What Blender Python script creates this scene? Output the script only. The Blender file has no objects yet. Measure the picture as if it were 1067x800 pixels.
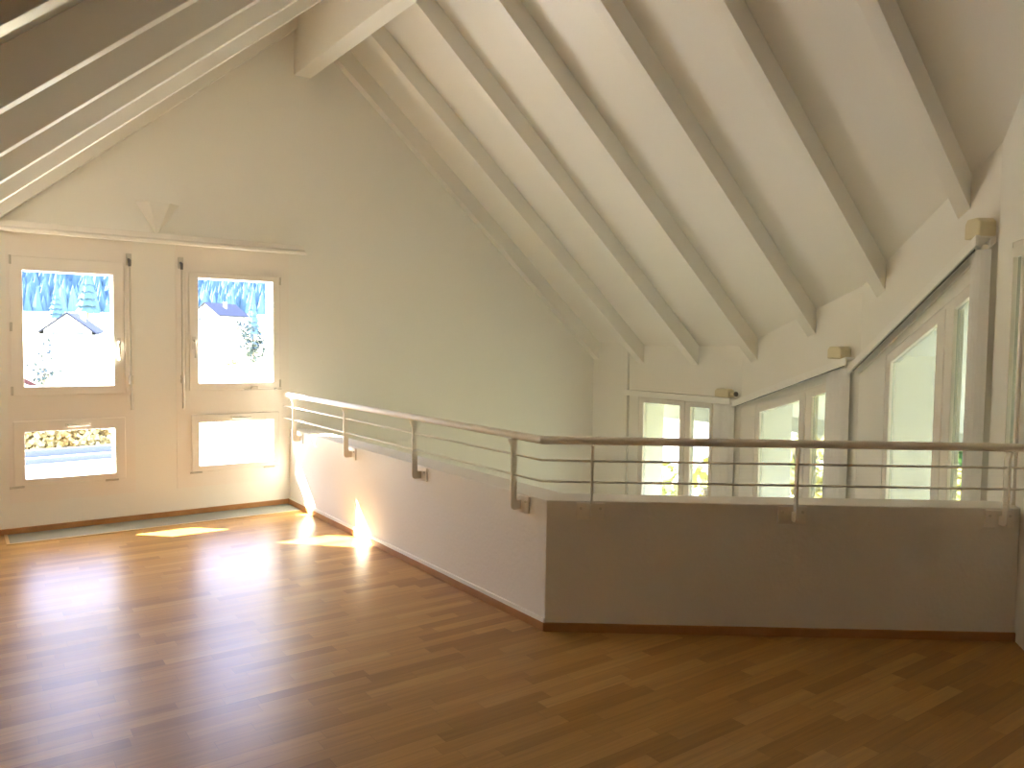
import bpy, bmesh, math, random
from mathutils import Vector, Matrix
random.seed(7)
sc = bpy.context.scene
COL = sc.collection

# ------------------------------------------------------------------ camera
F_PX = 806.4
PITCH, ROLL, YAW = math.radians(-2.983), math.radians(0.755), math.radians(35.709)
EYE = Vector((0, 0, 1.55))
fw = Vector((math.sin(YAW)*math.cos(PITCH), math.cos(YAW)*math.cos(PITCH), math.sin(PITCH)))
rt = Vector((math.cos(YAW), -math.sin(YAW), 0)); up = rt.cross(fw)
r2 = math.cos(ROLL)*rt + math.sin(ROLL)*up
u2 = -math.sin(ROLL)*rt + math.cos(ROLL)*up
cd = bpy.data.cameras.new('camera'); cam = bpy.data.objects.new('camera', cd); COL.objects.link(cam)
cam.matrix_world = Matrix(((r2.x, u2.x, -fw.x, EYE.x), (r2.y, u2.y, -fw.y, EYE.y), (r2.z, u2.z, -fw.z, EYE.z), (0, 0, 0, 1)))
cd.sensor_width = 36; cd.lens = F_PX*36/1067; cd.clip_end = 3000
sc.camera = cam

# ------------------------------------------------------------------ light
W = bpy.data.worlds.new('sky'); sc.world = W; W.use_nodes = True
nt = W.node_tree; bg = nt.nodes['Background']
tc = nt.nodes.new('ShaderNodeTexCoord'); sx = nt.nodes.new('ShaderNodeSeparateXYZ'); rp = nt.nodes.new('ShaderNodeValToRGB')
nt.links.new(tc.outputs['Generated'], sx.inputs[0]); nt.links.new(sx.outputs['Z'], rp.inputs[0]); nt.links.new(rp.outputs[0], bg.inputs[0])
rp.color_ramp.elements[0].color = (1.0, 0.97, 0.90, 1); rp.color_ramp.elements[0].position = 0.0
rp.color_ramp.elements[1].color = (0.52, 0.61, 1.0, 1); rp.color_ramp.elements[1].position = 0.30
bg.inputs[1].default_value = 1.7
SUN_TRAVEL = Vector((1.15, -1.15, -1.0))
sd = bpy.data.lights.new('sun', 'SUN'); sd.energy = 11; sd.angle = math.radians(0.6); sd.color = (1.0, 0.92, 0.76)
so = bpy.data.objects.new('sun', sd); COL.objects.link(so)
so.rotation_euler = SUN_TRAVEL.to_track_quat('-Z', 'Y').to_euler(); so.location = (-20, 20, 25)
sc.view_settings.view_transform = 'Standard'; sc.view_settings.look = 'None'
sc.view_settings.gamma = 1; sc.view_settings.use_curve_mapping = False
sc.view_settings.exposure = 3.42
sc.cycles.max_bounces = 16; sc.cycles.diffuse_bounces = 10; sc.cycles.glossy_bounces = 6; sc.cycles.transparent_max_bounces = 24
sc.cycles.sample_clamp_indirect = 8.0
def portal(name, loc, normal_in, wdt, hgt):
    """light portal filling a window opening: it only guides sampling of the sky"""
    d = bpy.data.lights.new(name, 'AREA'); d.shape = 'RECTANGLE'; d.size = wdt; d.size_y = hgt
    d.cycles.is_portal = True
    o = bpy.data.objects.new(name, d); COL.objects.link(o)
    n = Vector(normal_in).normalized(); x = Vector((0, 0, 1)).cross(n).normalized() ; y = Vector((0, 0, 1))
    m = Matrix((( -x.x, y.x, -n.x, loc[0]), (-x.y, y.y, -n.y, loc[1]), (-x.z, y.z, -n.z, loc[2]), (0, 0, 0, 1)))
    o.matrix_world = m

# ------------------------------------------------------------------ measures
YG = 7.175                      # gable wall
XP, YC, HP, PT = 2.561, 3.229, 0.714, 0.20       # parapet
TH = math.radians(52.99)
RA, RB = 6.7456, 0.8409         # right soffit plane z = RA - RB x
LA, LB = 2.2058, 0.8487         # left soffit plane z = LA + LB x
HR = 0.21                       # rafter height (vertical)
RX = (RA-LA)/(RB+LB); RZ = RA-RB*RX
LOW = -2.65
P = [Vector(q) for q in ((6.43, 7.175), (6.42, 4.97), (5.844, 3.389), (4.987, 2.062), (3.977, 1.244))]
XL = -1.0                       # left knee wall
YB = -6.5                       # wall behind the camera
def roof(x): return (RA+HR-RB*x) if x > RX else (LA+HR+LB*x)

# ------------------------------------------------------------------ materials
def mat(name, col, rough=0.5, spec=0.5, metal=0.0):
    m = bpy.data.materials.new(name); m.use_nodes = True
    b = m.node_tree.nodes['Principled BSDF']
    b.inputs['Base Color'].default_value = (*col, 1); b.inputs['Roughness'].default_value = rough
    b.inputs['Specular IOR Level'].default_value = spec; b.inputs['Metallic'].default_value = metal
    return m
def nodes(m): return m.node_tree.nodes, m.node_tree.links, m.node_tree.nodes['Principled BSDF']
def noise_bump(m, scale, strength, dist=0.004, detail=4):
    N, L, b = nodes(m)
    t = N.new('ShaderNodeTexCoord'); n = N.new('ShaderNodeTexNoise'); n.inputs['Scale'].default_value = scale; n.inputs['Detail'].default_value = detail
    bp = N.new('ShaderNodeBump'); bp.inputs['Strength'].default_value = strength; bp.inputs['Distance'].default_value = dist
    L.new(t.outputs['Object'], n.inputs['Vector']); L.new(n.outputs['Fac'], bp.inputs['Height']); L.new(bp.outputs[0], b.inputs['Normal'])
    return m
def noise_color(m, c1, c2, scale, detail=3, lo=0.35, hi=0.65):
    N, L, b = nodes(m)
    t = N.new('ShaderNodeTexCoord'); n = N.new('ShaderNodeTexNoise'); n.inputs['Scale'].default_value = scale; n.inputs['Detail'].default_value = detail
    r = N.new('ShaderNodeValToRGB'); r.color_ramp.elements[0].position = lo; r.color_ramp.elements[1].position = hi
    r.color_ramp.elements[0].color = (*c1, 1); r.color_ramp.elements[1].color = (*c2, 1)
    L.new(t.outputs['Object'], n.inputs['Vector']); L.new(n.outputs['Fac'], r.inputs[0]); L.new(r.outputs[0], b.inputs['Base Color'])
    return m
M = {}
M['wall'] = noise_bump(mat('white_plaster', (0.86, 0.835, 0.77), 0.85, 0.3), 60, 0.12)
M['parapet'] = noise_bump(mat('rough_white_plaster', (0.85, 0.82, 0.765), 0.8, 0.35), 45, 0.45, 0.006)
M['roof'] = mat('satin_white_ceiling_paint', (0.86, 0.83, 0.765), 0.34, 0.5)
M['rafter'] = mat('satin_white_beam_paint', (0.86, 0.83, 0.765), 0.36, 0.5)
M['frame'] = mat('white_window_lacquer', (0.86, 0.81, 0.74), 0.35, 0.5)
M['track'] = mat('white_track', (0.88, 0.86, 0.80), 0.4, 0.5)
M['rail'] = mat('white_railing_lacquer', (0.88, 0.83, 0.75), 0.32, 0.5)
M['box'] = mat('beige_plastic', (0.70, 0.62, 0.42), 0.5)
M['dark'] = mat('dark_grey_plastic', (0.12, 0.11, 0.10), 0.4)
M['grey'] = mat('grey_metal', (0.60, 0.56, 0.49), 0.4, 0.5, 0.3)
M['handle'] = mat('pale_handle_metal', (0.75, 0.71, 0.64), 0.25, 0.6)
M['skirt'] = noise_color(mat('oiled_oak_skirting', (0.45, 0.25, 0.10), 0.4), (0.36, 0.17, 0.055), (0.44, 0.22, 0.08), 6)
M['edge'] = mat('pale_oak_edging', (0.62, 0.45, 0.25), 0.4)
M['grille'] = noise_bump(mat('grey_floor_panel', (0.27, 0.28, 0.25), 0.55), 120, 0.2)
M['ext_white'] = mat('exterior_white_render', (0.62, 0.63, 0.60), 0.9)
M['lower_floor'] = mat('pale_stone_floor', (0.62, 0.58, 0.48), 0.5)

def floor_material():
    """oak strip parquet: rows along x, every row shifted at random, every strip its own tone"""
    m = mat('oak_strip_parquet', (0.4, 0.2, 0.08), 0.33, 0.34)
    N, L, b = nodes(m); RW, PL = 0.072, 0.50
    def math_(op, a, c=None):
        n = N.new('ShaderNodeMath'); n.operation = op
        for i, v in enumerate((a, c)):
            if v is None: continue
            if isinstance(v, (int, float)): n.inputs[i].default_value = v
            else: L.new(v, n.inputs[i])
        return n.outputs[0]
    t = N.new('ShaderNodeTexCoord'); sp = N.new('ShaderNodeSeparateXYZ'); L.new(t.outputs['Object'], sp.inputs[0])
    yr = math_('DIVIDE', sp.outputs['Y'], RW); row = math_('FLOOR', yr)
    wn = N.new('ShaderNodeTexWhiteNoise'); wn.noise_dimensions = '1D'; L.new(row, wn.inputs['W'])
    xr = math_('ADD', math_('DIVIDE', sp.outputs['X'], PL), math_('MULTIPLY', wn.outputs['Value'], 7.3)); col = math_('FLOOR', xr)
    cv = N.new('ShaderNodeCombineXYZ'); L.new(row, cv.inputs[0]); L.new(col, cv.inputs[1])
    w2 = N.new('ShaderNodeTexWhiteNoise'); w2.noise_dimensions = '2D'; L.new(cv.outputs[0], w2.inputs['Vector'])
    ramp = N.new('ShaderNodeValToRGB'); e = ramp.color_ramp.elements
    e[0].color = (0.32, 0.160, 0.038, 1); e[1].color = (0.50, 0.285, 0.092, 1)
    k = e.new(0.25); k.color = (0.40, 0.210, 0.054, 1); k = e.new(0.8); k.color = (0.46, 0.250, 0.072, 1)
    L.new(w2.outputs['Value'], ramp.inputs[0])
    # grain, different in every strip
    off = math_('MULTIPLY', w2.outputs['Value'], 31.0); gx = math_('ADD', math_('MULTIPLY', sp.outputs['X'], 2.0), off)
    gv = N.new('ShaderNodeCombineXYZ'); L.new(gx, gv.inputs[0]); L.new(math_('MULTIPLY', sp.outputs['Y'], 45.0), gv.inputs[1])
    gn = N.new('ShaderNodeTexNoise'); gn.inputs['Scale'].default_value = 1.0; gn.inputs['Detail'].default_value = 6; gn.inputs['Roughness'].default_value = 0.6
    L.new(gv.outputs[0], gn.inputs['Vector'])
    gr = N.new('ShaderNodeMapRange'); gr.inputs['From Min'].default_value = 0.3; gr.inputs['From Max'].default_value = 0.7
    gr.inputs['To Min'].default_value = 0.84; gr.inputs['To Max'].default_value = 1.14
    L.new(gn.outputs['Fac'], gr.inputs['Value'])
    # fine joints
    fy = math_('FRACT', yr); fx = math_('FRACT', xr)
    dy = math_('MULTIPLY', math_('MINIMUM', fy, math_('SUBTRACT', 1.0, fy)), RW); dx = math_('MULTIPLY', math_('MINIMUM', fx, math_('SUBTRACT', 1.0, fx)), PL)
    d = math_('MINIMUM', dx, dy); jm = N.new('ShaderNodeMapRange'); jm.inputs['From Max'].default_value = 0.0012; jm.inputs['To Min'].default_value = 0.55; L.new(d, jm.inputs['Value'])
    mx = N.new('ShaderNodeMix'); mx.data_type = 'RGBA'; mx.blend_type = 'MULTIPLY'; mx.inputs['Factor'].default_value = 1
    L.new(ramp.outputs[0], mx.inputs['A']); L.new(math_('MULTIPLY', gr.outputs[0], jm.outputs[0]), mx.inputs['B'])
    L.new(mx.outputs['Result'], b.inputs['Base Color'])
    rr = N.new('ShaderNodeMapRange'); rr.inputs['To Min'].default_value = 0.29; rr.inputs['To Max'].default_value = 0.37
    L.new(gn.outputs['Fac'], rr.inputs['Value']); L.new(rr.outputs[0], b.inputs['Roughness'])
    return m
M['floor'] = floor_material()

def glass_material(name, col):
    m = bpy.data.materials.new(name); m.use_nodes = True
    N, L = m.node_tree.nodes, m.node_tree.links; N.clear()
    o = N.new('ShaderNodeOutputMaterial'); mix = N.new('ShaderNodeMixShader'); tr = N.new('ShaderNodeBsdfTransparent'); gl = N.new('ShaderNodeBsdfGlossy')
    fr = N.new('ShaderNodeFresnel'); fr.inputs[0].default_value = 1.45; gl.inputs['Roughness'].default_value = 0.02
    tr.inputs[0].default_value = (*col, 1)
    ge = N.new('ShaderNodeNewGeometry'); inv = N.new('ShaderNodeMath'); inv.operation = 'SUBTRACT'; inv.inputs[0].default_value = 1; L.new(ge.outputs['Backfacing'], inv.inputs[1])
    mu = N.new('ShaderNodeMath'); mu.operation = 'MULTIPLY'; L.new(fr.outputs[0], mu.inputs[0]); L.new(inv.outputs[0], mu.inputs[1])
    L.new(mu.outputs[0], mix.inputs[0]); L.new(tr.outputs[0], mix.inputs[1]); L.new(gl.outputs[0], mix.inputs[2]); L.new(mix.outputs[0], o.inputs[0])
    return m
M['glass'] = glass_material('window_glass', (0.95, 0.96, 0.95))
M['tint'] = glass_material('tinted_sun_glass', (0.50, 0.53, 0.51))
def slat_material():
    m = bpy.data.materials.new('white_blind_fabric'); m.use_nodes = True
    N, L = m.node_tree.nodes, m.node_tree.links; N.clear()
    o = N.new('ShaderNodeOutputMaterial'); mix = N.new('ShaderNodeMixShader'); d = N.new('ShaderNodeBsdfDiffuse'); t = N.new('ShaderNodeBsdfTranslucent')
    mix.inputs[0].default_value = 0.12; d.inputs[0].default_value = (0.90, 0.88, 0.84, 1); t.inputs[0].default_value = (0.80, 0.80, 0.78, 1)
    L.new(d.outputs[0], mix.inputs[1]); L.new(t.outputs[0], mix.inputs[2]); L.new(mix.outputs[0], o.inputs[0])
    return m
M['slat'] = slat_material()

# ------------------------------------------------------------------ mesh helpers
class MB:
    def __init__(s): s.v = []; s.f = []
    def add(s, vs, fs):
        k = len(s.v); s.v += [tuple(v) for v in vs]; s.f += [tuple(i+k for i in f) for f in fs]
    def box(s, a, b):
        x0, y0, z0 = a; x1, y1, z1 = b
        s.add([(x0, y0, z0), (x1, y0, z0), (x1, y1, z0), (x0, y1, z0), (x0, y0, z1), (x1, y0, z1), (x1, y1, z1), (x0, y1, z1)],
              [(0, 3, 2, 1), (4, 5, 6, 7), (0, 1, 5, 4), (1, 2, 6, 5), (2, 3, 7, 6), (3, 0, 4, 7)])
        return s
    def loft(s, A, B):
        """closed solid between two loops with the same count"""
        n = len(A); s.add(list(A)+list(B), [tuple(range(n))[::-1], tuple(range(n, 2*n))]+[(i, (i+1) % n, n+(i+1) % n, n+i) for i in range(n)])
        return s
    def ring(s, oA, iA, oB, iB):
        """frame: outer/inner loops on the A side and on the B side"""
        n = len(oA); fs = []
        for i in range(n):
            j = (i+1) % n
            fs += [(i, j, n+j, n+i), (2*n+i, 3*n+i, 3*n+j, 2*n+j), (i, 2*n+i, 2*n+j, j), (n+i, n+j, 3*n+j, 3*n+i)]
        s.add(list(oA)+list(iA)+list(oB)+list(iB), fs); return s
    def tube(s, pts, r, n=12):
        pts = [Vector(p) for p in pts]; loops = []
        for i, p in enumerate(pts):
            if i == 0: t = pts[1]-p
            elif i == len(pts)-1: t = p-pts[i-1]
            else: t = (pts[i+1]-p).normalized()+(p-pts[i-1]).normalized()
            t.normalize(); a = t.cross(Vector((0, 0, 1)))
            if a.length < 1e-3: a = t.cross(Vector((1, 0, 0)))
            a.normalize(); b = t.cross(a)
            k = 1.0
            if 0 < i < len(pts)-1:
                c = (p-pts[i-1]).normalized().dot(t); k = 1/max(c, .5)
            loops.append([p+r*(math.cos(2*math.pi*q/n)*a*k+math.sin(2*math.pi*q/n)*b) for q in range(n)])
        vs = [v for l in loops for v in l]; fs = []
        for i in range(len(pts)-1):
            for q in range(n):
                w = (q+1) % n; fs.append((i*n+q, i*n+w, (i+1)*n+w, (i+1)*n+q))
        fs += [tuple(range(n))[::-1], tuple((len(pts)-1)*n+q for q in range(n))]
        s.add(vs, fs); return s
    def build(s, name, m, parent=None, bevel=0, smooth=False, origin=None):
        me = bpy.data.meshes.new(name)
        o = bpy.data.objects.new(name, me); COL.objects.link(o)
        off = Vector(origin) if origin is not None else (Vector(parent.location) if parent and parent.type == 'EMPTY' else Vector((0, 0, 0)))
        if parent and parent.type != 'EMPTY': off = Vector(parent.get('_o', (0, 0, 0)))
        me.from_pydata([tuple(Vector(v)-off) for v in s.v], [], s.f); me.validate()
        bm = bmesh.new(); bm.from_mesh(me); bmesh.ops.recalc_face_normals(bm, faces=bm.faces); bm.to_mesh(me); bm.free()
        me.materials.append(m)
        if parent: o.parent = parent
        else: o.location = off
        o['_o'] = tuple(off)
        if smooth:
            for p in me.polygons: p.use_smooth = True
            me.set_sharp_from_angle(angle=math.radians(40))
        if bevel:
            b = o.modifiers.new('bevel', 'BEVEL'); b.width = bevel; b.segments = 2; b.limit_method = 'ANGLE'; b.angle_limit = math.radians(40)
        return o
def tag(o, label=None, cat=None, group=None, kind=None):
    if label: o['label'] = label
    if cat: o['category'] = cat
    if group: o['group'] = group
    if kind: o['kind'] = kind
    return o
def empty(name, loc, label, cat, group=None, kind=None):
    o = bpy.data.objects.new(name, None); COL.objects.link(o); o.location = loc; o.empty_display_size = 0.1
    return tag(o, label, cat, group, kind)
def copy_tree(o, delta, parent=None):
    c = o.copy(); COL.objects.link(c); c.parent = parent
    if parent is None: c.location = o.location+Vector(delta)
    for ch in list(o.children): copy_tree(ch, (0, 0, 0), c)
    return c
def struct(mb, name, m, label, cat, **k):
    return tag(mb.build(name, m, **k), label, cat, kind='structure')

# wall segment frame: s along, o outward, z up
class Seg:
    def __init__(s, A, B):
        s.A = A; s.d = (B-A).normalized(); s.L = (B-A).length
        n = Vector((s.d.y, -s.d.x))
        if n.dot(A) < 0: n = -n
        s.n = n
    def p(s, a, o, z): q = s.A+s.d*a+s.n*o; return Vector((q.x, q.y, z))

# ------------------------------------------------------------------ floors
ct, st = math.cos(TH), math.sin(TH)
NP = Vector((ct, st)); DP = Vector((st, -ct))       # normal into the void, direction of right parapet
CP = Vector((XP, YC))
def off_corner(o):
    """corner of the parapet lines offset by o (positive = into the void)"""
    x = XP+o
    # point on right line: CP + NP*o + DP*t with x = XP+o
    t = (o-o*ct)/st
    q = CP+NP*o+DP*t; return Vector((x, q.y))
SD = Seg(P[3], P[4])
u = None
def hit_D(o):
    A = CP+NP*o; B = SD.A
    # A + DP t = B + d u
    det = DP.x*(-SD.d.y)+SD.d.x*DP.y
    w = B-A; t = (w.x*(-SD.d.y)+SD.d.x*w.y)/det
    return A+DP*t
cF, cB = off_corner(0.0), off_corner(PT)
eF, eB = hit_D(0.0), hit_D(PT)
def slab(mb, poly, z0, z1): mb.loft([Vector((q[0], q[1], z0)) for q in poly], [Vector((q[0], q[1], z1)) for q in poly])
mb = MB(); slab(mb, [(XL, YB), (P[4].x, YB), (P[4].x, P[4].y), (eB.x, eB.y), (cB.x, cB.y), (XP+PT, YG), (XL, YG)], -0.30, 0)
struct(mb, 'floor', M['floor'], 'gallery floor of warm oak strip parquet', 'floor')
mb = MB(); slab(mb, [(XL, YB), (7.0, YB), (7.6, YG+.3), (XL, YG+.3)], LOW-.2, LOW)
struct(mb, 'floor', M['lower_floor'], 'pale stone floor of the storey below the gallery', 'floor')

# ------------------------------------------------------------------ parapet
mb = MB()
mb.loft([(XP, YG, 0), (cF.x, cF.y, 0), (eF.x, eF.y, 0), (eB.x, eB.y, 0), (cB.x, cB.y, 0), (XP+PT, YG, 0)],
        [(XP, YG, HP), (cF.x, cF.y, HP), (eF.x, eF.y, HP), (eB.x, eB.y, HP), (cB.x, cB.y, HP), (XP+PT, YG, HP)])
struct(mb, 'wall_parapet', M['parapet'], 'low white plastered parapet wall bent around the gallery edge', 'wall', bevel=0.006)
mb = MB(); T = 0.2
mb.loft([(XP, YG, LOW), (cF.x, cF.y, LOW), (eF.x, eF.y, LOW), (eB.x, eB.y, LOW), (cB.x, cB.y, LOW), (XP+PT, YG, LOW)],
        [(XP, YG, -.3), (cF.x, cF.y, -.3), (eF.x, eF.y, -.3), (eB.x, eB.y, -.3), (cB.x, cB.y, -.3), (XP+PT, YG, -.3)])
struct(mb, 'wall_lower', M['wall'], 'white wall carrying the gallery below its edge', 'wall')

# ------------------------------------------------------------------ gable wall with two window openings
E1 = (0.322, 1.222, 0.242, 2.375); E2 = (1.555, 2.552, 0.245, 2.375)
GT = 0.25
def gprism(mb, poly): mb.loft([Vector((x, YG, z)) for x, z in poly], [Vector((x, YG+GT, z)) for x, z in poly])
mb = MB()
ov = 0.05
gprism(mb, [(XL-.2, LOW), (E1[0], LOW), (E1[0], roof(E1[0])+ov), (XL-.2, roof(XL-.2)+ov)])
gprism(mb, [(E1[0], LOW), (E1[1], LOW), (E1[1], E1[2]), (E1[0], E1[2])])
gprism(mb, [(E1[0], E1[3]), (E1[1], E1[3]), (E1[1], roof(E1[1])+ov), (E1[0], roof(E1[0])+ov)])
gprism(mb, [(E1[1], LOW), (E2[0], LOW), (E2[0], roof(E2[0])+ov), (E1[1], roof(E1[1])+ov)])
gprism(mb, [(E2[0], LOW), (E2[1], LOW), (E2[1], E2[2]), (E2[0], E2[2])])
gprism(mb, [(E2[0], E2[3]), (E2[1], E2[3]), (E2[1], roof(E2[1])+ov), (E2[0], roof(E2[0])+ov)])
gprism(mb, [(E2[1], LOW), (6.9, LOW), (6.9, roof(6.9)+ov), (RX, roof(RX)+ov), (E2[1], roof(E2[1])+ov)])
struct(mb, 'wall_back', M['wall'], 'tall white gable wall with two window units at its left', 'wall')

# other shell walls
mb = MB(); mb.box((XL-.2, YB-.2, LOW), (XL, YG, roof(XL)+.05)); struct(mb, 'wall_left', M['wall'], 'low white knee wall under the left roof slope', 'wall')
mb = MB(); mb.loft([(XL-.2, YB, LOW), (P[4].x+.3, YB, LOW), (P[4].x+.3, YB, roof(P[4].x+.3)+.05), (RX, YB, roof(RX)+.05), (XL-.2, YB, roof(XL-.2)+.05)],
                   [(XL-.2, YB-.2, LOW), (P[4].x+.3, YB-.2, LOW), (P[4].x+.3, YB-.2, roof(P[4].x+.3)+.05), (RX, YB-.2, roof(RX)+.05), (XL-.2, YB-.2, roof(XL-.2)+.05)])
struct(mb, 'wall_front', M['wall'], 'white gable wall behind the viewer', 'wall')
mb = MB(); x0 = P[4].x; mb.loft([(x0, YB, LOW), (x0, P[4].y+.02, LOW), (x0, P[4].y+.02, roof(x0)+.05), (x0, YB, roof(x0)+.05)],
                   [(x0+.3, YB, LOW), (x0+.3, P[4].y+.02, LOW), (x0+.3, P[4].y+.02, roof(x0+.3)+.05), (x0+.3, YB, roof(x0+.3)+.05)])
struct(mb, 'wall_right', M['wall'], 'white side wall right of the viewer', 'wall')

# ------------------------------------------------------------------ bay walls
OUT = 0.42
SA, SB, SC = Seg(P[0], P[1]), Seg(P[1], P[2]), Seg(P[2], P[3])
def wall_piece(mb, S, poly):
    """poly of (s, z) where z None = up to the roof; top follows the roof slope both ways"""
    for o in (0,):
        A = []; B = []
        for a, z in poly:
            pa = S.p(a, 0, 0); pb = S.p(a, OUT, 0)
            A.append((pa.x, pa.y, roof(pa.x)+.06 if z is None else z)); B.append((pb.x, pb.y, roof(pb.x)+.06 if z is None else z))
        mb.loft(A, B)
SILL = -1.15
def bay_wall(S, s0, s1, z0, z1, label, a0=0.0, a1=None):
    a1 = S.L if a1 is None else a1
    mb = MB()
    wall_piece(mb, S, [(a0, LOW), (s0, LOW), (s0, None), (a0, None)])
    wall_piece(mb, S, [(s0, z0), (s1, z1), (s1, None), (s0, None)])
    wall_piece(mb, S, [(s1, LOW), (a1, LOW), (a1, None), (s1, None)])
    wall_piece(mb, S, [(s0, LOW), (s1, LOW), (s1, SILL), (s0, SILL)])
    return struct(mb, 'wall_right', M['wall'], label, 'wall')
hA = lambda s: 0.985
hB = lambda s: 1.005+0.262*(s-0.32)
hC = lambda s: 1.535+0.487*(s-0.467)
hD = lambda s: 2.15
bay_wall(SA, 0.76, 1.88, hA(0), hA(0), 'white bay wall nearest the gable wall, around the farthest window')
bay_wall(SB, 0.25, 1.36, hB(.25), hB(1.36), 'white angled bay wall around the middle slanted window', -0.0)
bay_wall(SC, 0.385, 1.42, hC(.385), hC(1.42), 'white angled bay wall around the tall slanted window')
bay_wall(SD, 0.24, 0.49, hD(0), hD(0), 'white bay wall at the right edge with a narrow window')
# slightly proud strip of wall beside the gable corner
mb = MB(); S = SA
for (sa, sb) in ((0.0, 0.60),):
    mb.loft([S.p(sa, 0, LOW), S.p(sb, 0, LOW), S.p(sb, 0, roof(6.43)+.06), S.p(sa, 0, roof(6.43)+.06)],
            [S.p(sa, -.035, LOW), S.p(sb, -.035, LOW), S.p(sb, -.035, roof(6.39)+.06), S.p(sa, -.035, roof(6.39)+.06)])
struct(mb, 'trim_1', M['wall'], 'shallow white pilaster in the far corner beside the bay', 'trim')

# ------------------------------------------------------------------ bay windows
def bay_window(name, S, outer, glasses, h, label):
    """outer=(s0,s1); glasses=list of (g0,g1); h(s)=head of the frame"""
    cx = S.p((outer[0]+outer[1])/2, 0, LOW)
    root = empty(name, cx, label, 'window', kind='structure')
    zb = SILL; o0, o1 = -.012, .07
    t = .045
    def loop(a, b, zl, dz, o): return [S.p(a, o, zl), S.p(b, o, zl), S.p(b, o, h(b)-dz), S.p(a, o, h(a)-dz)]
    mb = MB(); a, b = outer
    mb.ring(loop(a, b, zb, 0, o0+.015), loop(a+t, b-t, zb+t, t, o0+.015), loop(a, b, zb, 0, o1), loop(a+t, b-t, zb+t, t, o1))
    mb.build('window_frame', M['frame'], root, bevel=.004)
    # split line between the sashes
    mids = [a+t-.008]+[(glasses[i][1]+glasses[i+1][0])/2 for i in range(len(glasses)-1)]+[b-t+.008]
    for i, (g0, g1) in enumerate(glasses):
        m = MB(); l, r = mids[i]+(.004 if i else 0), mids[i+1]-(.004 if i < len(glasses)-1 else 0)
        m.ring(loop(l, r, zb+t-.01, t-.01, o0), loop(g0, g1, zb+.15, .088, o0), loop(l, r, zb+t-.01, t-.01, o1-.01), loop(g0, g1, zb+.15, .088, o1-.01))
        sash = m.build('sash', M['frame'], root, bevel=.004)
        g = MB(); g.loft(loop(g0-.01, g1+.01, zb+.14, .08, .012), loop(g0-.01, g1+.01, zb+.14, .08, .030)); g.build('pane', M['tint'], sash)
    if len(glasses) > 1:
        m = MB(); sm = mids[1]
        m.loft([S.p(sm-.015, o0-.006, -.75), S.p(sm+.015, o0-.006, -.75), S.p(sm+.015, o0-.006, -.60), S.p(sm-.015, o0-.006, -.60)],
               [S.p(sm-.015, o0, -.75), S.p(sm+.015, o0, -.75), S.p(sm+.015, o0, -.60), S.p(sm-.015, o0, -.60)])
        m.tube([S.p(sm, o0, -.64), S.p(sm, o0-.05, -.64), S.p(sm, o0-.05, -.77)], .009, 8)
        m.build('window_handle', M['handle'], root, smooth=True)
    hm = (h(a)+h(b))/2
    portal('sky_portal', S.p((a+b)/2, .10, (zb+hm)/2), (-S.n.x, -S.n.y, 0), b-a, hm-zb)
    return root
bay_window('window_3', SA, (0.76, 1.88), [(0.846, 1.40), (1.55, 1.812)], hA, 'farthest bay window with a level head and two white sashes')
bay_window('window_4', SB, (0.25, 1.36), [(0.340, 0.946), (1.116, 1.30)], hB, 'middle bay window with a gently slanted head')
bay_window('window_5', SC, (0.385, 1.42), [(0.468, 1.026), (1.204, 1.35)], hC, 'tall bay window with a steeply slanted head')
bay_window('window_6', SD, (0.24, 0.49), [(0.300, 0.42)], hD, 'narrow bay window at the right edge of the view')

# ------------------------------------------------------------------ roof slabs, ridge beam, rafters
YN, YF = YB-.2, YG+.50
XE = 7.35
mb = MB(); mb.loft([(RX, YN, roof(RX)), (XE, YN, RA+HR-RB*XE), (XE, YN, RA+HR-RB*XE+.2), (RX, YN, roof(RX)+.2)],
                   [(RX, YF, roof(RX)), (XE, YF, RA+HR-RB*XE), (XE, YF, RA+HR-RB*XE+.2), (RX, YF, roof(RX)+.2)])
struct(mb, 'ceiling', M['roof'], 'sloping white ceiling of the right roof side', 'ceiling')
xl = XL-.45
mb = MB(); mb.loft([(xl, YN, LA+HR+LB*xl), (RX, YN, roof(RX)), (RX, YN, roof(RX)+.2), (xl, YN, LA+HR+LB*xl+.2)],
                   [(xl, YF, LA+HR+LB*xl), (RX, YF, roof(RX)), (RX, YF, roof(RX)+.2), (xl, YF, LA+HR+LB*xl+.2)])
struct(mb, 'ceiling', M['roof'], 'sloping white ceiling of the left roof side', 'ceiling')
mb = MB(); ze = RA+HR-RB*XE; mb.box((XE-.03, YN, ze-.14), (XE+.03, YF, ze+.20)); struct(mb, 'trim_2', M['ext_white'], 'white eaves board outside along the bay', 'trim')

mb = MB(); mb.box((2.611, YB, 4.02), (2.768, YG, roof(2.611)-.0))
tag(mb.build('ridge_beam', M['rafter'], bevel=.004), 'thick white ridge beam running out of the gable wall apex', 'beam')

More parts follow.
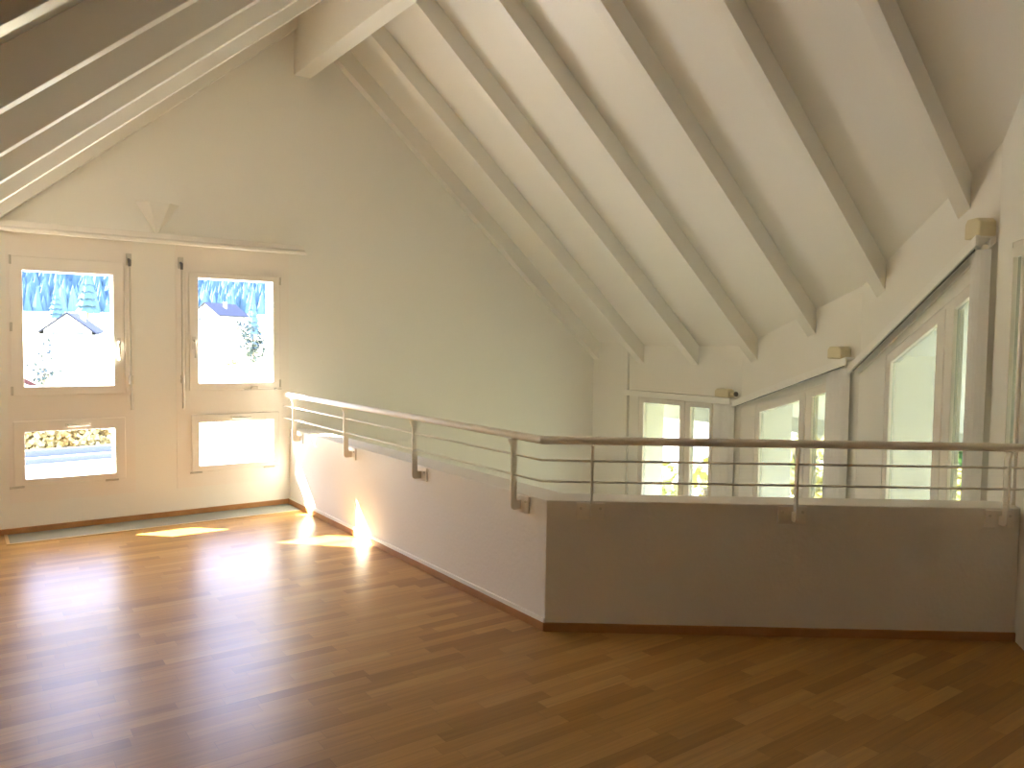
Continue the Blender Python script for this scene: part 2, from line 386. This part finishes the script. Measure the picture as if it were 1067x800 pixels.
def wall_x(y):
    """x of the inner face of the right-hand walls at depth y"""
    if y <= P[4].y: return P[4].x
    for A, B in ((P[3], P[4]), (P[2], P[3]), (P[1], P[2]), (P[0], P[1])):
        if min(A.y, B.y) <= y <= max(A.y, B.y): return A.x+(B.x-A.x)*(y-A.y)/(B.y-A.y)
    return P[0].x
ORD = ['against the gable wall', 'second from the gable wall', 'third from the gable wall', 'fourth from the gable wall', 'fifth from the gable wall', 'sixth from the gable wall', 'seventh from the gable wall', 'eighth from the gable wall']
def rafter_right(y, w, lab):
    mb = MB(); A = []; B = []
    x0 = 2.768
    for yy, L_ in ((y, A), (y+w, B)):
        x1 = wall_x(yy)
        L_ += [(x0, yy, RA-RB*x0), (x1, yy, RA-RB*x1), (x1, yy, RA+HR-RB*x1), (x0, yy, RA+HR-RB*x0)]
    mb.loft(A, B)
    tag(mb.build('rafter', M['rafter'], bevel=.003, origin=(x0, y, RA-RB*x0)), lab, 'rafter', 'white rafters of the right roof slope')
def rafter_left(y, w, lab):
    mb = MB(); x0, x1 = XL, 2.611
    A = [(x0, y, LA+LB*x0), (x1, y, LA+LB*x1), (x1, y, LA+HR+LB*x1), (x0, y, LA+HR+LB*x0)]
    mb.loft(A, [(a, b+w, c) for a, b, c in A])
    tag(mb.build('rafter', M['rafter'], bevel=.003, origin=(x1, y, LA+LB*x1)), lab, 'rafter', 'white rafters of the left roof slope')
for k in range(0, 8):
    y = YG-.10 if k == 0 else 7.1558-k*.8105
    rafter_right(y, .10, 'white sloping rafter of the right roof side, '+ORD[k])
for k in range(0, 6):
    y = YG-.10 if k == 0 else 6.8642-k*.9357+.07
    rafter_left(y, .10, 'white sloping rafter of the left roof side, '+ORD[k])

# ------------------------------------------------------------------ gable window units
def rect(x0, x1, z0, z1, y): return [(x0, y, z0), (x1, y, z0), (x1, y, z1), (x0, y, z1)]
def gable_window(name, E, sashes, label):
    root = empty(name, ((E[0]+E[1])/2, YG, E[2]), label, 'window', kind='structure')
    y0, y1 = YG-.006, YG+.19
    # fixed white frame panel, made of bars around the two sash openings
    (ax0, ax1, az0, az1), (bx0, bx1, bz0, bz1) = sashes[0][0], sashes[1][0]
    g = .012
    mb = MB()
    lx, rx = max(ax0, bx0)+g, min(ax1, bx1)-g
    g2 = .06
    mb.box((E[0], y0, E[2]), (lx, y1, E[3])); mb.box((rx, y0, E[2]), (E[1], y1, E[3]))
    mb.box((lx, y0, E[2]), (rx, y1, bz0+g)); mb.box((lx, y0, bz1-g), (rx, y1, az0+g)); mb.box((lx, y0, az1-g), (rx, y1, E[3]))
    for (s_, gl_) in sashes:       # outer reveal lining close to the glass
        o_ = (s_[0]+.002, s_[1]-.002, s_[2]+.002, s_[3]-.002); i_ = (gl_[0]-.004, gl_[1]+.004, gl_[2]-.004, gl_[3]+.004)
        mb.ring(rect(*o_, YG+.052), rect(*i_, YG+.052), rect(*o_, y1), rect(*i_, y1))
    mb.build('window_frame', M['frame'], root)
    for (s, gl) in sashes:
        m = MB(); ys, ye = YG-.022, YG+.05
        m.ring(rect(*s, ys), rect(*gl, ys), rect(*s, ye), rect(*gl, ye))
        sash = m.build('sash', M['frame'], root, bevel=.005)
        p = MB(); p.box((gl[0]-.01, YG+.005, gl[2]-.01), (gl[1]+.01, YG+.025, gl[3]+.01)); p.build('pane', M['glass'], sash)
        portal('sky_portal', ((gl[0]+gl[1])/2, YG+.10, (gl[2]+gl[3])/2), (0, -1, 0), gl[1]-gl[0], gl[3]-gl[2])
    return root
w1 = gable_window('window_1', E1, [((.345, 1.147, 1.09, 2.18), (.43, 1.066, 1.16, 2.073)), ((.352, 1.147, .375, .89), (.428, 1.068, .428, .802))],
                  'left white window unit in the gable wall with an upper and a lower sash')
w2 = gable_window('window_2', E2, [((1.66, 2.468, 1.10, 2.14), (1.738, 2.399, 1.163, 2.09)), ((1.675, 2.455, .378, .885), (1.740, 2.403, .428, .813))],
                  'right white window unit in the gable wall beside the railing end')
def espagnolette(root, x, z, down=.13):
    m = MB(); y = YG-.022
    m.box((x-.015, y-.008, z-.055), (x+.015, y, z+.055)); m.tube([(x, y, z+.02), (x, y-.045, z+.02), (x, y-.05, z+.01), (x, y-.05, z-down)], .010, 10)
    m.build('window_handle', M['handle'], root, smooth=True)
def flat_handle(root, x, z):
    m = MB(); y = YG-.022
    m.box((x-.055, y-.008, z-.013), (x+.055, y, z+.013)); m.tube([(x-.03, y, z), (x-.03, y-.04, z), (x-.02, y-.045, z), (x+.12, y-.045, z)], .009, 10)
    m.build('window_handle', M['handle'], root, smooth=True)
espagnolette(w1, 1.103, 1.50); espagnolette(w2, 1.700, 1.52)
flat_handle(w1, .76, .845); flat_handle(w2, 2.06, .848)
for root, lst in ((w1, ((.350, 2.15), (.350, 1.63), (.350, 1.13), (.37, .37), (1.04, .37))), (w2, ((2.465, 2.10), (2.465, 1.15), (1.71, .372), (2.36, .372)))):
    for (x, z) in lst:
        m = MB()
        if z > 1: m.tube([(x, YG-.022, z-.035), (x, YG-.022, z+.035)], .009, 8)
        else: m.tube([(x-.05, YG-.022, z), (x+.05, YG-.022, z+.001)], .009, 8)
        tag(m.build('hinge', M['grey'], root, smooth=True), 'small grey metal hinge')
# limiting stay of the right upper sash
m = MB(); m.box((2.13, YG-.034, 1.093), (2.475, YG-.022, 1.103)); m.box((2.19, YG-.045, 1.098), (2.25, YG-.02, 1.128)); m.tube([(2.42, YG-.045, 1.098), (2.42, YG-.02, 1.0981)], .013, 8)
tag(m.build('window_stay', M['grey'], w2), 'grey metal stay bar')

# shutter cranks
def crank(x, label):
    r = empty('shutter_crank', (x, YG, 1.0), label, 'crank', 'shutter cranks between the gable windows')
    m = MB(); m.box((x-.022, YG-.012, 2.16), (x+.022, YG, 2.26)); m.build('wall_plate', M['grey'], r, bevel=.004)
    m = MB(); m.tube([(x, YG-.01, 2.21), (x, YG-.04, 2.20), (x, YG-.045, 2.15)], .011, 10); tag(m.build('joint', M['dark'], r, smooth=True), 'dark swivel joint')
    m = MB(); m.tube([(x, YG-.045, 2.17), (x, YG-.045, 1.20)], .008, 10); m.build('rod', M['grey'], r, smooth=True)
    m = MB(); m.tube([(x, YG-.045, 1.24), (x, YG-.05, 1.17)], .018, 10); m.tube([(x, YG-.05, 1.18), (x+.004, YG-.052, 1.08)], .009, 10); m.tube([(x+.004, YG-.052, 1.08), (x+.006, YG-.053, .95)], .013, 10)
    m.build('crank_handle', M['handle'], r, smooth=True)
    m = MB(); m.box((x-.012, YG-.055, 1.175), (x+.012, YG, 1.20)); m.build('holder_clip', M['grey'], r)
    return r
crank(1.188, 'grey metal shutter crank hanging beside the left window unit')
crank(1.598, 'grey metal shutter crank hanging beside the right window unit')
# pale strap channel along the right-hand crank and left-hand crank
for x, lab in ((1.160, 'narrow vertical guide strip at the right edge of the left window unit'), (1.640, 'narrow vertical guide strip at the left edge of the right window unit')):
    m = MB(); m.box((x-.008, YG-.020, 1.10), (x+.008, YG-.006, 2.14)); struct(m, 'trim_3' if x < 1.5 else 'trim_4', M['frame'], lab, 'trim', bevel=.002)

# ledge above the windows + sconce
m = MB(); x0, x1 = (2.44-LA-HR)/LB+.02, 2.675
prof = [(YG, 2.368), (YG-.105, 2.368), (YG-.125, 2.350), (YG-.140, 2.356), (YG-.135, 2.378), (YG-.095, 2.395), (YG-.090, 2.440), (YG, 2.445)]
m.loft([(x0, y, z) for y, z in prof], [(x1, y, z) for y, z in prof])
tag(m.build('wall_shelf', M['frame'], bevel=.003), 'long white shelf ledge on the gable wall above the two window units', 'shelf')
m = MB(); zt = 2.70; m.loft([(1.24, YG, zt), (1.594, YG, zt), (1.50, YG-.085, zt), (1.335, YG-.085, zt)], [(1.395, YG, 2.447), (1.425, YG, 2.447), (1.418, YG-.012, 2.447), (1.402, YG-.012, 2.447)])
tag(m.build('wall_lamp', M['wall'], bevel=.003), 'white triangular plaster wall lamp standing above the shelf ledge', 'lamp')

m = MB(); m.loft([(-.35, YG+GT, 2.16), (1.25, YG+GT, 2.16), (1.25, YG+GT, 2.26), (-.35, YG+GT, 2.26)], [(-.35, YG+.64, 2.16), (1.25, YG+.64, 2.16), (1.25, YG+.64, 2.20), (-.35, YG+.64, 2.20)])
struct(m, 'sun_block_slab', M['ext_white'], 'added flat white slab outside above the left window unit, blocking high sun', 'trim')  # unseen slab, added only to cut the left window's sun patch short
# floor strip at the gable + skirtings
r = empty('floor_convector', (1.45, 6.99, 0), 'long grey floor convector strip set in the parquet along the gable wall', 'convector')
m = MB(); m.box((.300, 6.825, .0), (2.535, 7.155, .004)); tag(m.build('cover_panel', M['grille'], r), 'grey cover panel')
m = MB()
for a, b in (((.278, 6.802, 0), (2.54, 6.825, .007)), ((.278, 6.825, 0), (.300, 7.155, .007))): m.box(a, b)
tag(m.build('edging', M['edge'], r), 'pale oak edging')
SKH = .048
m = MB(); m.box((XL, YG-.016, 0), (XP, YG, SKH)); struct(m, 'baseboard_back', M['skirt'], 'brown oak baseboard along the gable wall', 'baseboard', bevel=.004)
f2 = off_corner(-.016)
m = MB(); m.loft([(XP-.016, YG-.016, 0), (f2.x, f2.y, 0), (cF.x, cF.y, 0), (XP, YG-.016, 0)], [(XP-.016, YG-.016, SKH), (f2.x, f2.y, SKH), (cF.x, cF.y, SKH), (XP, YG-.016, SKH)])
struct(m, 'baseboard_left', M['skirt'], 'brown oak baseboard along the straight left run of the parapet', 'baseboard', bevel=.004)
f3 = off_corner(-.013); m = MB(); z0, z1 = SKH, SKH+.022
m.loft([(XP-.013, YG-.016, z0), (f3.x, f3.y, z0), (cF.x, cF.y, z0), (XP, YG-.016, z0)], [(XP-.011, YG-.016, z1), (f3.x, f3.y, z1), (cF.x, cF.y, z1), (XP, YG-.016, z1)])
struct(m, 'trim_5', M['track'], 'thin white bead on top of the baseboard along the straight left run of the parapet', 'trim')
e2 = hit_D(-.016)
m = MB(); m.loft([(f2.x, f2.y, 0), (e2.x, e2.y, 0), (eF.x, eF.y, 0), (cF.x, cF.y, 0)], [(f2.x, f2.y, SKH), (e2.x, e2.y, SKH), (eF.x, eF.y, SKH), (cF.x, cF.y, SKH)])
struct(m, 'baseboard_right', M['skirt'], 'brown oak baseboard along the right run of the parapet', 'baseboard', bevel=.004)

# ------------------------------------------------------------------ railing
RO = -.058
rc = off_corner(RO); re = hit_D(RO)
R = empty('railing', (rc.x, rc.y, HP), 'white steel railing with a round handrail and two rods along the parapet', 'railing')
m = MB(); m.tube([(XP+RO, 7.085, 1.045), (rc.x, rc.y, 1.045), (re.x, re.y, 1.045)], .022, 20); m.build('handrail', M['rail'], R, smooth=True)
for z in (.938, .826):
    m = MB(); m.tube([(XP+RO, 7.16, z), (rc.x, rc.y, z), (re.x, re.y, z)], .0062, 10); m.build('rod', M['rail'], R, smooth=True)
def post(base, nrm):
    """base: point on the parapet face, nrm: unit vector from the wall face towards the room"""
    b = Vector((base[0], base[1], 0)); n = Vector((nrm[0], nrm[1], 0)); t = Vector((-n.y, n.x, 0)); Z = Vector((0, 0, 1))
    w = .020; c = -RO; hw = .0055
    prof = []
    # outline in (distance from wall, z): bar with rounded heel bending into the wall plate
    zb = .628; foot = .050
    prof += [(.010, zb), (c-w+.008, zb)]
    Rr = .028
    for k in range(7):
        a = -math.pi/2+k*math.pi/12; prof.append((c+w-Rr+Rr*math.cos(a), zb+Rr+Rr*math.sin(a)))
    prof += [(c+w, .985), (c+w+.010, 1.005), (c+w+.020, 1.022), (c-w+.004, 1.030), (c-w, zb+foot+.012)]
    for k in range(4):
        a = math.pi*(0-k/6); prof.append((c-w-.010+.010*math.cos(a), zb+foot+.010+.010*math.sin(a)))
    prof += [(.010, zb+foot)]
    m = MB(); m.loft([b+n*d+t*hw+Z*z for d, z in prof], [b+n*d-t*hw+Z*z for d, z in prof])
    o = m.build('post', M['rail'], R)
    m = MB(); z0, z1 = .612, .705
    m.loft([b+t*.076+Z*z0, b-t*.076+Z*z0, b-t*.076+Z*z1, b+t*.076+Z*z1], [b+n*.010+t*.076+Z*z0, b+n*.010-t*.076+Z*z0, b+n*.010-t*.076+Z*z1, b+n*.010+t*.076+Z*z1])
    p = m.build('mounting_plate', M['rail'], o, bevel=.003)
    for a in (-.052, .052):
        m = MB(); q = b+t*a+Z*.675; m.tube([q+n*.009, q+n*.016], .007, 8); m.build('screw', M['handle'], o, smooth=True)
for y in (6.885, 5.735, 4.60, 3.455): post((XP, y), (-1, 0))
for tt in (.235, 1.307, 2.395):
    q = CP+DP*tt; post((q.x, q.y), (-NP.x, -NP.y))

# ------------------------------------------------------------------ vertical blinds with head tracks
def track(S, a0, a1, z0, z1, label, stacks, nsl, lowz=LOW+.05, gap=.038):
    root = empty('vertical_blind', S.p((a0+a1)/2, -.10, (z0+z1)/2), label, 'blind', 'vertical blinds of the bay')
    m = MB(); h = .062
    def prof(a, z): return [S.p(a, -.125, z), S.p(a, -.125, z-h), S.p(a, -.110, z-h), S.p(a, -.110, z-.016), S.p(a, -.035, z-.016), S.p(a, -.035, z-h), S.p(a, -.0, z-h+.02), S.p(a, -.0, z)]
    m.loft(prof(a0, z0), prof(a1, z1)); m.build('head_track', M['track'], root)
    zz = lambda a: z0+(z1-z0)*(a-a0)/(a1-a0)
    m = MB(); m.loft([S.p(a0+.05, y, zz(a0+.05)-h+q) for y, q in ((-.105, .000), (-.105, .020), (-.092, .020), (-.092, .000))],
                     [S.p(a1-.05, y, zz(a1-.05)-h+q) for y, q in ((-.105, .000), (-.105, .020), (-.092, .020), (-.092, .000))])
    tag(m.build('rail_insert', M['dark'], root), 'dark carrier rail inside the head track')
    for (b0, n) in stacks:
        for i in range(n):
            a = b0+i*gap; za = zz(a)-h-.008
            mm = MB(); tw = .050; sk = .038+.003*((i*7) % 3)
            pts = []
            for kk in range(5):
                f = kk/4; o = -.040-.045*f; bow = 0; o -= .014*math.sin(math.pi*f)
                pts.append((a+sk-2*sk*f+bow, o))
            th = .0016
            loopA = [S.p(x, o, lowz) for x, o in pts]+[S.p(x+th, o, lowz) for x, o in pts[::-1]]
            loopB = [Vector((v.x, v.y, za)) for v in loopA]
            mm.loft(loopA, loopB); sl = mm.build('slat', M['slat'], root)
            c = MB(); c.loft([S.p(a-.004, -.070, za), S.p(a+.004, -.070, za), S.p(a+.004, -.035, za), S.p(a-.004, -.035, za)],
                             [S.p(a-.004, -.070, za+.03), S.p(a+.004, -.070, za+.03), S.p(a+.004, -.035, za+.03), S.p(a-.004, -.035, za+.03)])
            c.build('carrier', M['track'], sl)
    return root
track(SA, .640, 2.16, 1.030, 1.030, 'white vertical blind drawn aside at the farthest bay window', [(1.965, 5)], 8)
track(SB, .03, 1.665, 1.008, 1.480, 'white vertical blind drawn aside at the middle slanted bay window', [(1.43, 5)], 9)
track(SC, .04, 1.560, 1.405, 2.225, 'white vertical blind drawn aside at the tall slanted bay window', [(1.50, 2)], 9)

def motor(S, a, z, ln, label, knob=True, hh=.085):
    root = empty('blind_motor', S.p(a, -.06, z), label, 'motor', 'motor boxes of the vertical blinds')
    m = MB(); m.loft([S.p(a, -.105, z), S.p(a+ln, -.105, z), S.p(a+ln, -.105, z+hh*.8), S.p(a+ln*.8, -.105, z+hh), S.p(a+ln*.15, -.105, z+hh), S.p(a, -.105, z+hh*.75)],
                     [S.p(a, 0, z), S.p(a+ln, 0, z), S.p(a+ln, 0, z+hh*.8), S.p(a+ln*.8, 0, z+hh), S.p(a+ln*.15, 0, z+hh), S.p(a, 0, z+hh*.75)])
    m.build('housing', M['box'], root, bevel=.008)
    if knob:
        m = MB(); m.tube([S.p(a+ln, -.06, z+hh*.45), S.p(a+ln+.06, -.06, z+hh*.45)], .016, 10); m.build('shaft', M['box'], root, smooth=True)
        m = MB(); m.tube([S.p(a+ln+.055, -.06, z+hh*.45), S.p(a+ln+.075, -.06, z+hh*.45)], .024, 12); tag(m.build('plug', M['dark'], root, smooth=True), 'dark round plug')
    return root
motor(SA, 1.95, 1.034, .17, 'beige motor box on the track at the corner of the farthest bay window')
motor(SB, 1.42, 1.462, .16, 'beige motor box on the track between the middle and the tall bay windows', False, .10)
motor(SC, 1.42, 2.212, .14, 'beige motor box on the track above the tall bay window at the right edge', False, .12)

# ------------------------------------------------------------------ outside
def ground(x, y):
    r = math.hypot(x-2, y-5)
    ang = math.atan2(y-5, x-2)                       # 90 deg = towards the gable side
    north = max(0.0, min(1.0, (math.sin(ang)-.05)/.5))
    z = -3.4
    if r > 40: z += (.010+.052*north)*(r-40)
    if r > 240: z += (.12+.13*north)*(r-240)
    z += .25*math.sin(x*.21)*math.cos(y*.17)*min(1, r/40)
    if r > 60: z += .8*math.sin(x*.05+1)*math.cos(y*.043)
    return z
def terrain():
    mb = MB(); rings = [0, 6, 12, 18, 25, 33, 40, 50, 62, 78, 98, 120, 150, 180, 210, 240, 270, 310, 360, 430, 520, 650]
    n = 72; vs = [(2, 5, ground(2, 5))]; fs = []
    for r in rings[1:]:
        for k in range(n):
            a = 2*math.pi*k/n; x, y = 2+r*math.cos(a), 5+r*math.sin(a); vs.append((x, y, ground(x, y)))
    for k in range(n): fs.append((0, 1+k, 1+(k+1) % n))
    for i in range(len(rings)-2):
        for k in range(n):
            a = 1+i*n; fs.append((a+k, a+n+k, a+n+(k+1) % n, a+(k+1) % n))
    mb.add(vs, fs)
    m = noise_color(mat('autumn_meadow', (.5, .5, .3), .95, .1), (.42, .42, .20), (.58, .54, .34), .06, 6)
    o = mb.build('meadow', m, smooth=False); o.data.materials.append(conifer_m)
    for p in o.data.polygons:
        c = p.center
        if c.y+o.location.y > 30 and math.hypot(c.x+o.location.x-2, c.y+o.location.y-5) > 232: p.material_index = 1
    return tag(o, 'pale sunlit meadow around the house, rising to the hill', 'meadow', kind='structure')
conifer_m = noise_color(mat('hazy_conifer_needles', (.1, .2, .2), .9, .1), (.045, .085, .13), (.075, .13, .16), .03, 3)  # blue of the distance haze is mixed into the needle colour
terrain()
def forest():
    mb = MB()
    for i in range(16000):
        a = math.radians(random.uniform(-20, 125)); r = 235+random.random()**1.3*260
        x, y = 2+r*math.cos(a), 5+r*math.sin(a); z = ground(x, y)-1; h = random.uniform(5, 9); w = h*.26
        base = [(x+w*math.cos(q*math.pi/3+i), y+w*math.sin(q*math.pi/3+i), z) for q in range(6)]
        mb.add(base+[(x, y, z+h)], [(q, (q+1) % 6, 6) for q in range(6)]+[(5, 4, 3, 2, 1, 0)])
    tag(mb.build('forest', conifer_m), 'bluish conifer forest covering the far hillside', 'forest', kind='stuff')
forest()
bark = mat('bark', (.22, .17, .12), .9)
def leaf_mat(name, a, b): return noise_color(mat(name, a, .8, .2), a, b, 1.6, 2)
LM = {'yellow': leaf_mat('yellow_leaves', (.55, .44, .12), (.40, .42, .16)), 'green': leaf_mat('green_leaves', (.04, .09, .02), (.10, .18, .04)),
      'pale': leaf_mat('pale_leaves', (.50, .48, .28), (.22, .22, .14)), 'dark': leaf_mat('bluish_leaves', (.025, .04, .05), (.05, .07, .07)), 'orange': leaf_mat('orange_leaves', (.34, .22, .07), (.50, .42, .20))}
def tree(name, label, cat, x, y, h, r, m, group=None, n=900, leaf=.16, trunk=True, low=.35):
    z = ground(x, y); root = empty(name, (x, y, z), label, cat, group)
    mb = MB(); rnd = random.Random(hash((round(x, 2), round(y, 2))) & 0xffff if False else int(x*131+y*977) & 0xffff)
    blobs = [(Vector((rnd.uniform(-.55, .55)*r, rnd.uniform(-.55, .55)*r, rnd.uniform(low+.12, .85)*h)), rnd.uniform(.35, .6)*r) for _ in range(9)]
    for i in range(n):
        c, br = rnd.choice(blobs); d = Vector((rnd.gauss(0, 1), rnd.gauss(0, 1), rnd.gauss(0, 1))).normalized()
        p = c+d*br*rnd.uniform(.6, 1.0); p = Vector((x, y, z))+p
        p.z = max(p.z, z+low*h*.5)
        a = Vector((rnd.gauss(0, 1), rnd.gauss(0, 1), rnd.gauss(0, 1))).normalized(); b = a.cross(d)
        if b.length < .1: continue
        b.normalize(); s = leaf*rnd.uniform(.6, 1.3)
        mb.add([p-a*s, p-b*s*.6, p+a*s, p+b*s*.6], [(0, 1, 2, 3)])
    mb.build('foliage', m, root)
    t = MB(); t.tube([(x, y, z-.1), (x+.03, y, z+h*.4), (x, y, z+h*.75)], max(.06, r*.07), 8)
    for k in range(4):
        a = k*1.7+x; t.tube([(x, y, z+h*.35), (x+math.cos(a)*r*.5, y+math.sin(a)*r*.5, z+h*(.55+.06*k))], max(.03, r*.03), 6)
    t.build('trunk', bark, root)
    return root
def conifer(label, x, y, h, r, group=None):
    z = ground(x, y); root = empty('conifer', (x, y, z), label, 'tree', group)
    mb = MB(); k = 7
    for i in range(k):
        z0 = z+h*(.12+.80*i/k); rr = r*(1-i/(k+.5)); top = z0+h*.26; n = 14
        base = [(x+rr*(1 if q % 2 else .78)*math.cos(2*math.pi*q/n+i), y+rr*(1 if q % 2 else .78)*math.sin(2*math.pi*q/n+i), z0-(.05 if q % 2 else 0)*h*.3) for q in range(n)]
        mb.add(base+[(x, y, min(top, z+h)), (x, y, z0+h*.03)], [(q, (q+1) % n, n) for q in range(n)]+[((q+1) % n, q, n+1) for q in range(n)])
    mb.build('foliage', conifer_m, root)
    t = MB(); t.tube([(x, y, z-.1), (x, y, z+h*.5)], r*.09, 8); t.build('trunk', bark, root)

house_w = mat('house_render', (.80, .78, .72), .9); roof_b = mat('slate_roof', (.010, .014, .030), .9); roof_r = mat('red_tiles', (.05, .012, .012), .9); pane_d = mat('dark_panes', (.08, .10, .13), .2)
def house(label, x, y, wx, wy, h, rh, rm, rot=0, dz=0):
    z = ground(x, y)+dz; root = empty('house', (x, y, z), label, 'house'); ca, sa = math.cos(rot), math.sin(rot)
    def T_(a, b, c): return (x+a*ca-b*sa, y+a*sa+b*ca, z+c)
    m = MB(); m.loft([T_(-wx, -wy, -1.5), T_(wx, -wy, -1.5), T_(wx, -wy, h), T_(0, -wy, h+rh), T_(-wx, -wy, h)], [T_(-wx, wy, -1.5), T_(wx, wy, -1.5), T_(wx, wy, h), T_(0, wy, h+rh), T_(-wx, wy, h)])
    m.build('walls', house_w, root)
    m = MB(); e = .6; q = rh/wx
    P1_ = [(-wx-e, h-q*e), (0, h+rh), (wx+e, h-q*e), (wx+e, h-q*e+.25), (0, h+rh+.25), (-wx-e, h-q*e+.25)]
    m.loft([T_(a, -wy-e, c) for a, c in P1_], [T_(a, wy+e, c) for a, c in P1_]); m.build('roof', rm, root)
    for a in (-wx*.5, wx*.5):
        for c in (1.0, h*.6):
            m = MB(); m.loft([T_(a-.5, -wy-.03, c), T_(a+.5, -wy-.03, c), T_(a+.5, -wy-.03, c+1.1), T_(a-.5, -wy-.03, c+1.1)], [T_(a-.5, -wy+.1, c), T_(a+.5, -wy+.1, c), T_(a+.5, -wy+.1, c+1.1), T_(a-.5, -wy+.1, c+1.1)])
            m.build('window', pane_d, root)
    m = MB(); c0 = T_(wx*.4, 0, 0); m.box((c0[0]-.35, c0[1]-.35, z+h), (c0[0]+.35, c0[1]+.35, z+h+rh+.5)); m.build('chimney', house_w, root)
    return root
def along(px_x, zz, dist):
    """point seen through the gable wall at wall coordinate px_x, 'dist' metres from the viewer"""
    k = dist/math.hypot(px_x, YG); return px_x*k, YG*k
x, y = along(.78, 0, 130); house('white house with a slate roof on the meadow seen through the left upper pane', x, y, 3.0, 4, 2.6, 2.3, roof_b, -.3, -2.4)
x, y = along(.36, 0, 62); house('house with a red tiled roof low at the left of the left upper pane', x-3.6, y, 4.6, 5, 3.0, 2.6, roof_r, .2, -2.9)
x, y = along(1.93, 0, 200); house('white house with a slate roof seen through the right upper pane', x, y, 3.6, 5, 3.2, 2.6, roof_b, -.95, -2.0)
for pxx, dist, h, r, lab in ((.66, 150, 7, 1.6, 'dark conifer on the meadow behind the house in the left upper pane'), (.88, 170, 12, 2.4, 'tallest conifer in the middle of the left upper pane'), (2.22, 120, 8, 1.3, 'narrow conifer right of the slate-roofed house in the right upper pane')):
    x, y = along(pxx, 0, dist); conifer(lab, x, y, h, r)
x, y = along(.56, 0, 52); tree('leafy_tree', 'bare bluish tree left of the chimney in the left upper pane', 'tree', x, y, 5.2, 1.1, LM['dark'], n=150, leaf=.13)
x, y = along(2.22, 0, 62); tree('leafy_tree', 'round bluish-green tree at the right of the right upper pane', 'tree', x, y, 5.6, 1.35, LM['dark'], n=420, leaf=.17)
x, y = along(2.03, 0, 70); tree('leafy_tree', 'small tree below the house in the right upper pane', 'tree', x, y, 4.2, .9, LM['pale'], n=200, leaf=.18)
# yellow hedge and road below the gable side
m = MB(); rnd = random.Random(4)
for i in range(9000):
    x = rnd.uniform(-4, 7.6); y = 38+rnd.uniform(-.8, .8)+.1*x; z = ground(x, y)+rnd.uniform(-.1, 1.45+.25*math.sin(x*1.3))
    a = Vector((rnd.gauss(0, 1), rnd.gauss(0, 1), rnd.gauss(0, 1))).normalized(); b = a.cross(Vector((rnd.gauss(0, 1), rnd.gauss(0, 1), rnd.gauss(0, 1)))).normalized(); s = .13; p = Vector((x, y, z))
    m.add([p-a*s, p-b*s, p+a*s, p+b*s], [(0, 1, 2, 3)])
tag(m.build('hedge', LM['orange']), 'yellow and orange autumn hedge seen through the left lower pane', 'hedge')
asphalt = mat('pale_paving', (.62, .60, .55), .9); kerb = mat('kerb_stone', (.06, .07, .11), .8)
def strip(y0, y1, z, h, m_, name, label, cat, xa=-25, xb=40, tilt=.1, **k):
    mb = MB(); mb.loft([(xa, y0+tilt*xa, z-.6), (xb, y0+tilt*xb, z-.6), (xb, y1+tilt*xb, z-.6), (xa, y1+tilt*xa, z-.6)], [(xa, y0+tilt*xa, z+h), (xb, y0+tilt*xb, z+h), (xb, y1+tilt*xb, z+h), (xa, y1+tilt*xa, z+h)])
    return tag(mb.build(name, m_), label, cat, **k)
strip(9.0, 33.0, -3.25, .13, asphalt, 'courtyard', 'pale paved yard below the gable windows', 'yard', kind='structure')
strip(33.0, 33.3, -3.25, .33, kerb, 'kerb', 'grey kerb nearer the house at the edge of the paved yard', 'kerb', xb=7.6)
strip(33.3, 34.9, -3.25, .14, asphalt, 'road', 'pale road between two kerbs beyond the paved yard', 'road', kind='structure')
strip(34.9, 35.2, -3.25, .40, kerb, 'kerb', 'grey kerb farther from the house below the yellow hedge', 'kerb', xb=7.6)
# garden below the bay
spots = [(11.5, 9.6, 3.0, 1.5, 'yellow'), (13.5, 8.2, 3.3, 1.6, 'pale'), (10.4, 7.0, 2.4, 1.1, 'yellow'), (15.5, 10.5, 3.6, 1.9, 'yellow'), (16.5, 7.4, 3.5, 1.8, 'green'), (12.0, 5.2, 2.6, 1.2, 'pale'),
         (14.0, 6.3, 3.0, 1.3, 'yellow'), (18.5, 9.0, 3.9, 2.2, 'orange'), (11.6, 3.9, 2.5, 1.2, 'yellow'), (15.0, 4.9, 3.2, 1.5, 'orange'), (19.0, 6.2, 3.7, 1.9, 'yellow'), (22, 13.5, 4.4, 2.4, 'pale'), (24, 10.5, 4.4, 2.4, 'yellow'), (21, 8.3, 3.0, 1.1, 'green')]
LB_ = ['yellow shrub', 'pale yellow-green shrub', 'small yellow bush', 'broad yellow tree', 'green tree', 'small pale bush', 'yellow bush', 'orange-yellow tree', 'low yellow bush', 'orange bush', 'yellow garden tree', 'tall pale tree', 'tall yellow tree', 'small pointed green tree']
WH = ['seen through the farthest bay window', 'seen through the farthest bay window', 'nearest the farthest bay window', 'behind the shrubs of the farthest bay window', 'seen through the right pane of the middle bay window', 'low in the middle bay window', 'seen through the left pane of the middle bay window', 'in the distance behind the middle bay window', 'low in the tall bay window', 'seen through the tall bay window', 'in the distance behind the tall bay window', 'in the distance behind the farthest bay window', 'in the distance left of the middle bay window', 'in the right pane of the middle bay window']
for (x, y, h, r, c), a, b in zip(spots, LB_, WH):
    tree('garden_tree', a+' '+b, 'tree', x, y, h, r, LM[c], 'trees and shrubs of the garden below the bay', n=1100, leaf=.11, low=.1)
house('white house with a slate roof far behind the garden trees of the bay', 48, 24, 5, 6, 4.0, 2.5, roof_b, .5)
house('white house with a red roof far behind the tall bay window', 66, 15, 5, 6, 3.4, 2.3, roof_r, 1.2)
for o in bpy.data.objects:
    if '_o' in o: del o['_o']
